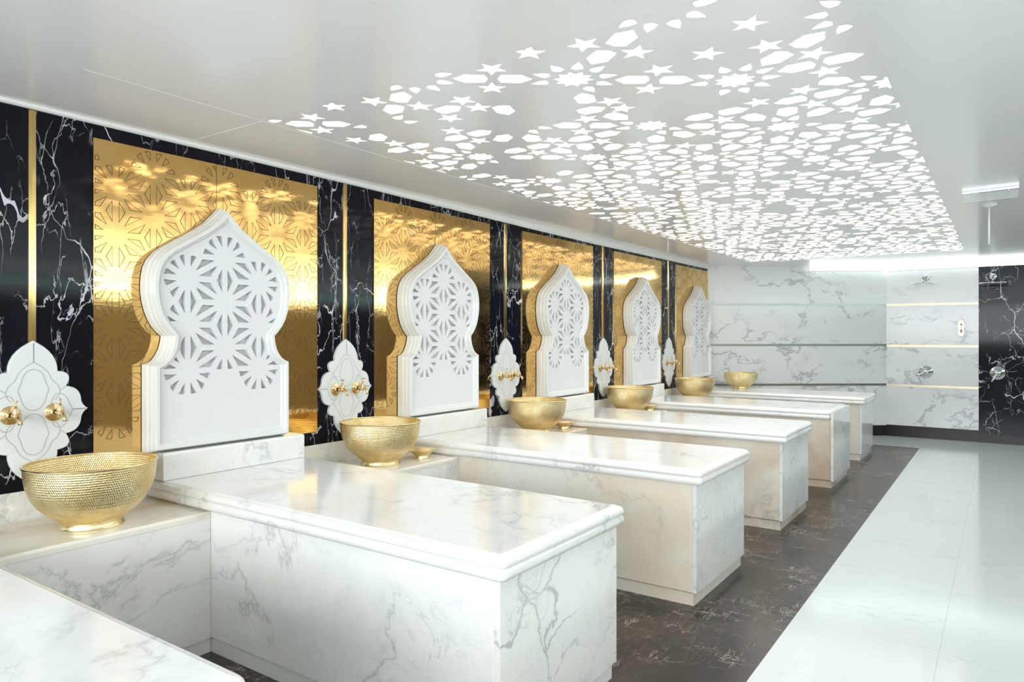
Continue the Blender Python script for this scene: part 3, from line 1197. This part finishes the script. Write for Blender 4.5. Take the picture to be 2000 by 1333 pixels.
# ------------------------------------------------------------------ basins
def basin(R=0.240, h=0.253, foot=0.115):
    root = empty('brass_basin', (0, 0, 0))
    mb = MB()
    outer = [(foot * 0.90, 0.026), (foot * 1.12, 0.034), (0.62 * R, 0.052), (0.76 * R, 0.082), (0.86 * R, 0.116), (0.925 * R, 0.152), (0.962 * R, 0.19), (0.978 * R, 0.225), (0.984 * R, h - 0.006)]
    inner = [(0.970 * R, h - 0.006), (0.960 * R, 0.225), (0.943 * R, 0.19), (0.905 * R, 0.152), (0.84 * R, 0.118), (0.735 * R, 0.086), (0.59 * R, 0.058), (0.35 * R, 0.040), (0.01, 0.034)]
    # interpolate for smoothness

    def fine(p, k=4):
        q = []
        for i in range(len(p) - 1):
            for t in range(k):
                u = t / k
                p0, p1, p2, p3 = p[max(i - 1, 0)], p[i], p[i + 1], p[min(i + 2, len(p) - 1)]
                q.append(tuple(0.5 * ((2 * p1[j]) + (-p0[j] + p2[j]) * u + (2 * p0[j] - 5 * p1[j] + 4 * p2[j] - p3[j]) * u * u + (-p0[j] + 3 * p1[j] - 3 * p2[j] + p3[j]) * u ** 3) for j in (0, 1)))
        q.append(p[-1])
        return q
    mb.lathe(fine(outer) + fine(inner), 96, cap1=True)
    mb.build('bowl', M['hammered'], root)
    mb = MB()
    rp = []
    for i in range(13):
        a = 2 * PI * i / 12
        rp.append((0.984 * R + 0.0045 * math.cos(a), h - 0.0035 + 0.0042 * math.sin(a)))
    mb.lathe(rp, 96)
    mb.build('rim', M['bowl_foot'], root)
    mb = MB()
    mb.lathe([(foot * 1.02, 0.0), (foot, 0.004), (foot * 0.975, 0.016), (foot * 0.96, 0.028), (foot * 1.0, 0.031), (foot * 0.85, 0.033), (0.01, 0.034)], 72, cap1=True)
    mb.lathe([(foot * 1.02, 0.0), (foot * 0.94, 0.0), (foot * 0.9, 0.03)], 72)
    mb.build('foot', M['bowl_foot'], root)
    return root


bs = basin()
bw = [(0.290, 0.105, LZ, 1, 'largest hammered brass basin, on the left ledge beside the foreground bench'),
      (0.262, 0.046, LZ, 1, 'hammered brass basin with a small dish beside it, second from the left'),
      (0.262, 0.069, LZ, 1, 'hammered brass basin on the ledge behind the second bench, third from the left'),
      (0.262, 0.075, LZ, 1, 'hammered brass basin behind the third bench, fourth from the left'),
      (0.280, 0.142, LZ, 1, 'hammered brass basin behind the fourth bench, fifth from the left'),
      (0.526, 1.132, 0.7015, 0.90, 'smallest brass basin, on the far end of the farthest bench, by the angled wall')]
for n, (bx_, by, bz, sc_, lbl) in enumerate(bw):
    o = bs if n == 0 else copy_tree(bs)
    o.location = (bx_, Y0 + min(n, 4) * S + by, bz + 0.001)
    if n == 5:
        o.scale = (0.9, 0.9, 0.78)
    o.rotation_euler = (0, 0, n * 1.1)
    tag(o, lbl, 'basin', 'hammered brass basins')


def dish():
    root = empty('brass_dish', (0, 0, 0))
    mb = MB()
    outer = [(0.050, 0.018), (0.056, 0.026), (0.068, 0.038), (0.080, 0.047), (0.090, 0.052)]
    inner = [(0.090, 0.053), (0.079, 0.0495), (0.066, 0.041), (0.050, 0.031), (0.03, 0.025), (0.002, 0.023)]
    mb.lathe(outer + inner, 64, cap1=True)
    mb.build('bowl', M['hammered'], root)
    mb = MB()
    mb.lathe([(0.052, 0.0), (0.052, 0.005), (0.048, 0.012), (0.050, 0.020), (0.03, 0.021)], 48)
    mb.lathe([(0.052, 0.0), (0.046, 0.0), (0.046, 0.02)], 48)
    mb.build('foot', M['bowl_foot'], root)
    return root


ds = dish()
for n, (x_, y_, l_) in enumerate([(0.335, 0.330, 'small hammered brass dish on a foot, right of the second basin'),
                                  (0.345, 0.345, 'small brass dish half hidden beside the third basin'),
                                  (0.345, 0.355, 'small brass dish half hidden beside the fourth basin')]):
    o = ds if n == 0 else copy_tree(ds)
    o.location = (x_, Y0 + (n + 1) * S + y_, LZ + 0.001)
    tag(o, l_, 'dish', 'small brass dishes beside the basins')


# ------------------------------------------------------------------ showers on the far wall
def shower(x, ywall, z, lbl):
    root = empty('rain_shower', (x, ywall, z), lbl, 'shower head')
    mb = MB()
    mb.lathe([(0.0005, 0.0), (0.042, 0.0), (0.042, -0.006), (0.034, -0.012), (0.013, -0.016)], 32, axis='y', cap0=True)
    mb.build('flange', M['chrome'], root)
    mb = MB()
    mb.tube([(0, -0.012, 0), (0, -0.12, 0.004), (0, -0.30, 0.004), (0, -0.345, -0.004), (0, -0.365, -0.03), (0, -0.368, -0.085)], 0.011, 14)
    mb.build('shower_arm', M['chrome'], root)
    mb = MB()
    mb.lathe([(0.012, -0.080), (0.016, -0.094), (0.150, -0.100), (0.155, -0.104), (0.155, -0.110), (0.148, -0.113)], 48, origin=(0, -0.368, 0), cap1=True)
    mb.build('spray_plate', M['chrome'], root)
    return root


shower(2.47, CB[1], 2.155, 'chrome rain shower head on the white marble back wall')
shower(3.215, CB[1] + 0.005, 2.135, 'chrome shower head on the black marble at the right edge')


def mixer(x, ywall, z, ang_, lbl):
    root = empty('shower_mixer', (x, ywall, z), lbl, 'shower mixer')
    mb = MB()
    mb.lathe([(0.0005, 0.0), (0.086, 0.0), (0.086, -0.004), (0.080, -0.009), (0.060, -0.010), (0.056, -0.016), (0.050, -0.018)], 40, axis='y', cap0=True)
    mb.build('cover_plate', M['chrome'], root)
    mb = MB()
    mb.lathe([(0.048, -0.010), (0.046, -0.05), (0.040, -0.062), (0.0005, -0.066)], 32, axis='y')
    mb.build('mixer_body', M['chrome'], root)
    mb = MB()
    dx, dz = math.cos(ang_), math.sin(ang_)
    mb.tube([(0, -0.058, 0), (dx * 0.03, -0.075, dz * 0.03), (dx * 0.085, -0.088, dz * 0.085), (dx * 0.125, -0.090, dz * 0.125)], [0.016, 0.013, 0.010, 0.011], 14)
    mb.build('lever', M['chrome'], root)
    return root


mixer(2.47, CB[1], 0.895, math.radians(205), 'round chrome shower mixer on the white marble back wall')
mixer(3.262, CB[1] + 0.005, 0.90, math.radians(240), 'round chrome shower mixer on the black marble wall')

# gold dispenser-like fitting
root = empty('brass_wall_fitting', (2.870, CB[1], 1.478), 'tall narrow brass fitting with rounded ends on the white marble back wall', 'wall fitting')
mb = MB()
pts = [(0.033 * math.cos(a), 0.082 + 0.03 * math.sin(a)) for a in [PI * i / 12 for i in range(13)]] + [(0.033 * math.cos(a), -0.082 + 0.03 * math.sin(a)) for a in [PI + PI * i / 12 for i in range(13)]]
mb.loops([[(x, d, z) for x, z in [(p[0] * s_, p[1] * s_) for p in pts]] for d, s_ in ((-0.001, 1), (-0.012, 1), (-0.016, 0.94))], True, True, smooth=False)
mb.build('back_plate', M['antique'], root)
mb = MB()
mb.tube([(0, -0.016, 0.055), (0, -0.030, 0.05), (0, -0.034, 0.0), (0, -0.030, -0.05), (0, -0.016, -0.055)], [0.010, 0.012, 0.013, 0.012, 0.010], 14)
mb.build('grip', M['antique'], root)

# ------------------------------------------------------------------ LED strip lights below the ceiling
def led(p0, p1, lbl, off):
    d = Vector((p1[0] - p0[0], p1[1] - p0[1], 0))
    L = d.length
    a = math.atan2(d.y, d.x)
    root = empty('led_strip_light', (p0[0], p0[1], 2.285), lbl, 'strip light', None, a)
    mb = MB(); mb.box(0, L, -0.012, -0.0005, -0.016, 0.046)
    mb.build('housing', M['cove'], root)
    mb = MB()
    pts = [(-0.012, -0.014), (-0.034, -0.010), (-0.045, 0.002), (-0.045, 0.026), (-0.034, 0.038), (-0.012, 0.044)]
    mb.loops([[(x, y, z) for y, z in pts] for x in (0.004, L - 0.004)], True, True, smooth=False)
    mb.build('diffuser', M['led'], root)
    return root


t0 = 1.13 / CB[0]
pA = (CA[0] + t0 * dv.x, CA[1] + t0 * dv.y)
nx_, ny_ = math.sin(ang), -math.cos(ang)
led((pA[0] + nx_ * 0.001, pA[1] + ny_ * 0.001), (CB[0] + nx_ * 0.001 - 0.02, CB[1] + ny_ * 0.001 - 0.014), 'bright white strip light along the top of the angled white marble wall', 0)
led((CB[0] + 0.012, CB[1] - 0.001), (4.6, CB[1] - 0.001), 'bright white strip light above the showers on the back wall', 0)

# ------------------------------------------------------------------ small fittings hanging from the ceiling
root = empty('ceiling_sign_holder', (3.25, 5.56, H), 'clear acrylic plate hanging from a slim bright rail on the ceiling', 'sign holder', None, math.atan2(-0.04, 0.307))
mb = MB(); mb.box(-0.155, 0.155, -0.012, 0.012, -0.016, -0.001)
mb.build('rail', M['chrome'], root)
mb = MB(); mb.box(-0.15, 0.15, -0.003, 0.003, -0.075, -0.017)
mb.build('clear_plate', M['acrylic'], root)
for sx_ in (-0.10, 0.10):
    mb = MB(); mb.lathe([(0.006, -0.017), (0.006, -0.03)], 12, origin=(sx_, -0.008, 0), cap0=True, cap1=True)
    mb.build('clip', M['chrome'], root)
root = empty('ceiling_pendant_rod', (3.235, 6.2, H), 'slender pale rod hanging from a round rose on the ceiling at the right', 'pendant rod')
mb = MB(); mb.lathe([(0.0005, -0.0005), (0.05, -0.0005), (0.046, -0.008), (0.014, -0.02)], 32, cap0=True, cap1=True)
mb.build('ceiling_rose', M['cove'], root)
mb = MB(); mb.tube([(0, 0, -0.018), (0, 0, -0.29)], 0.007, 12)
mb.build('rod', M['cove'], root)
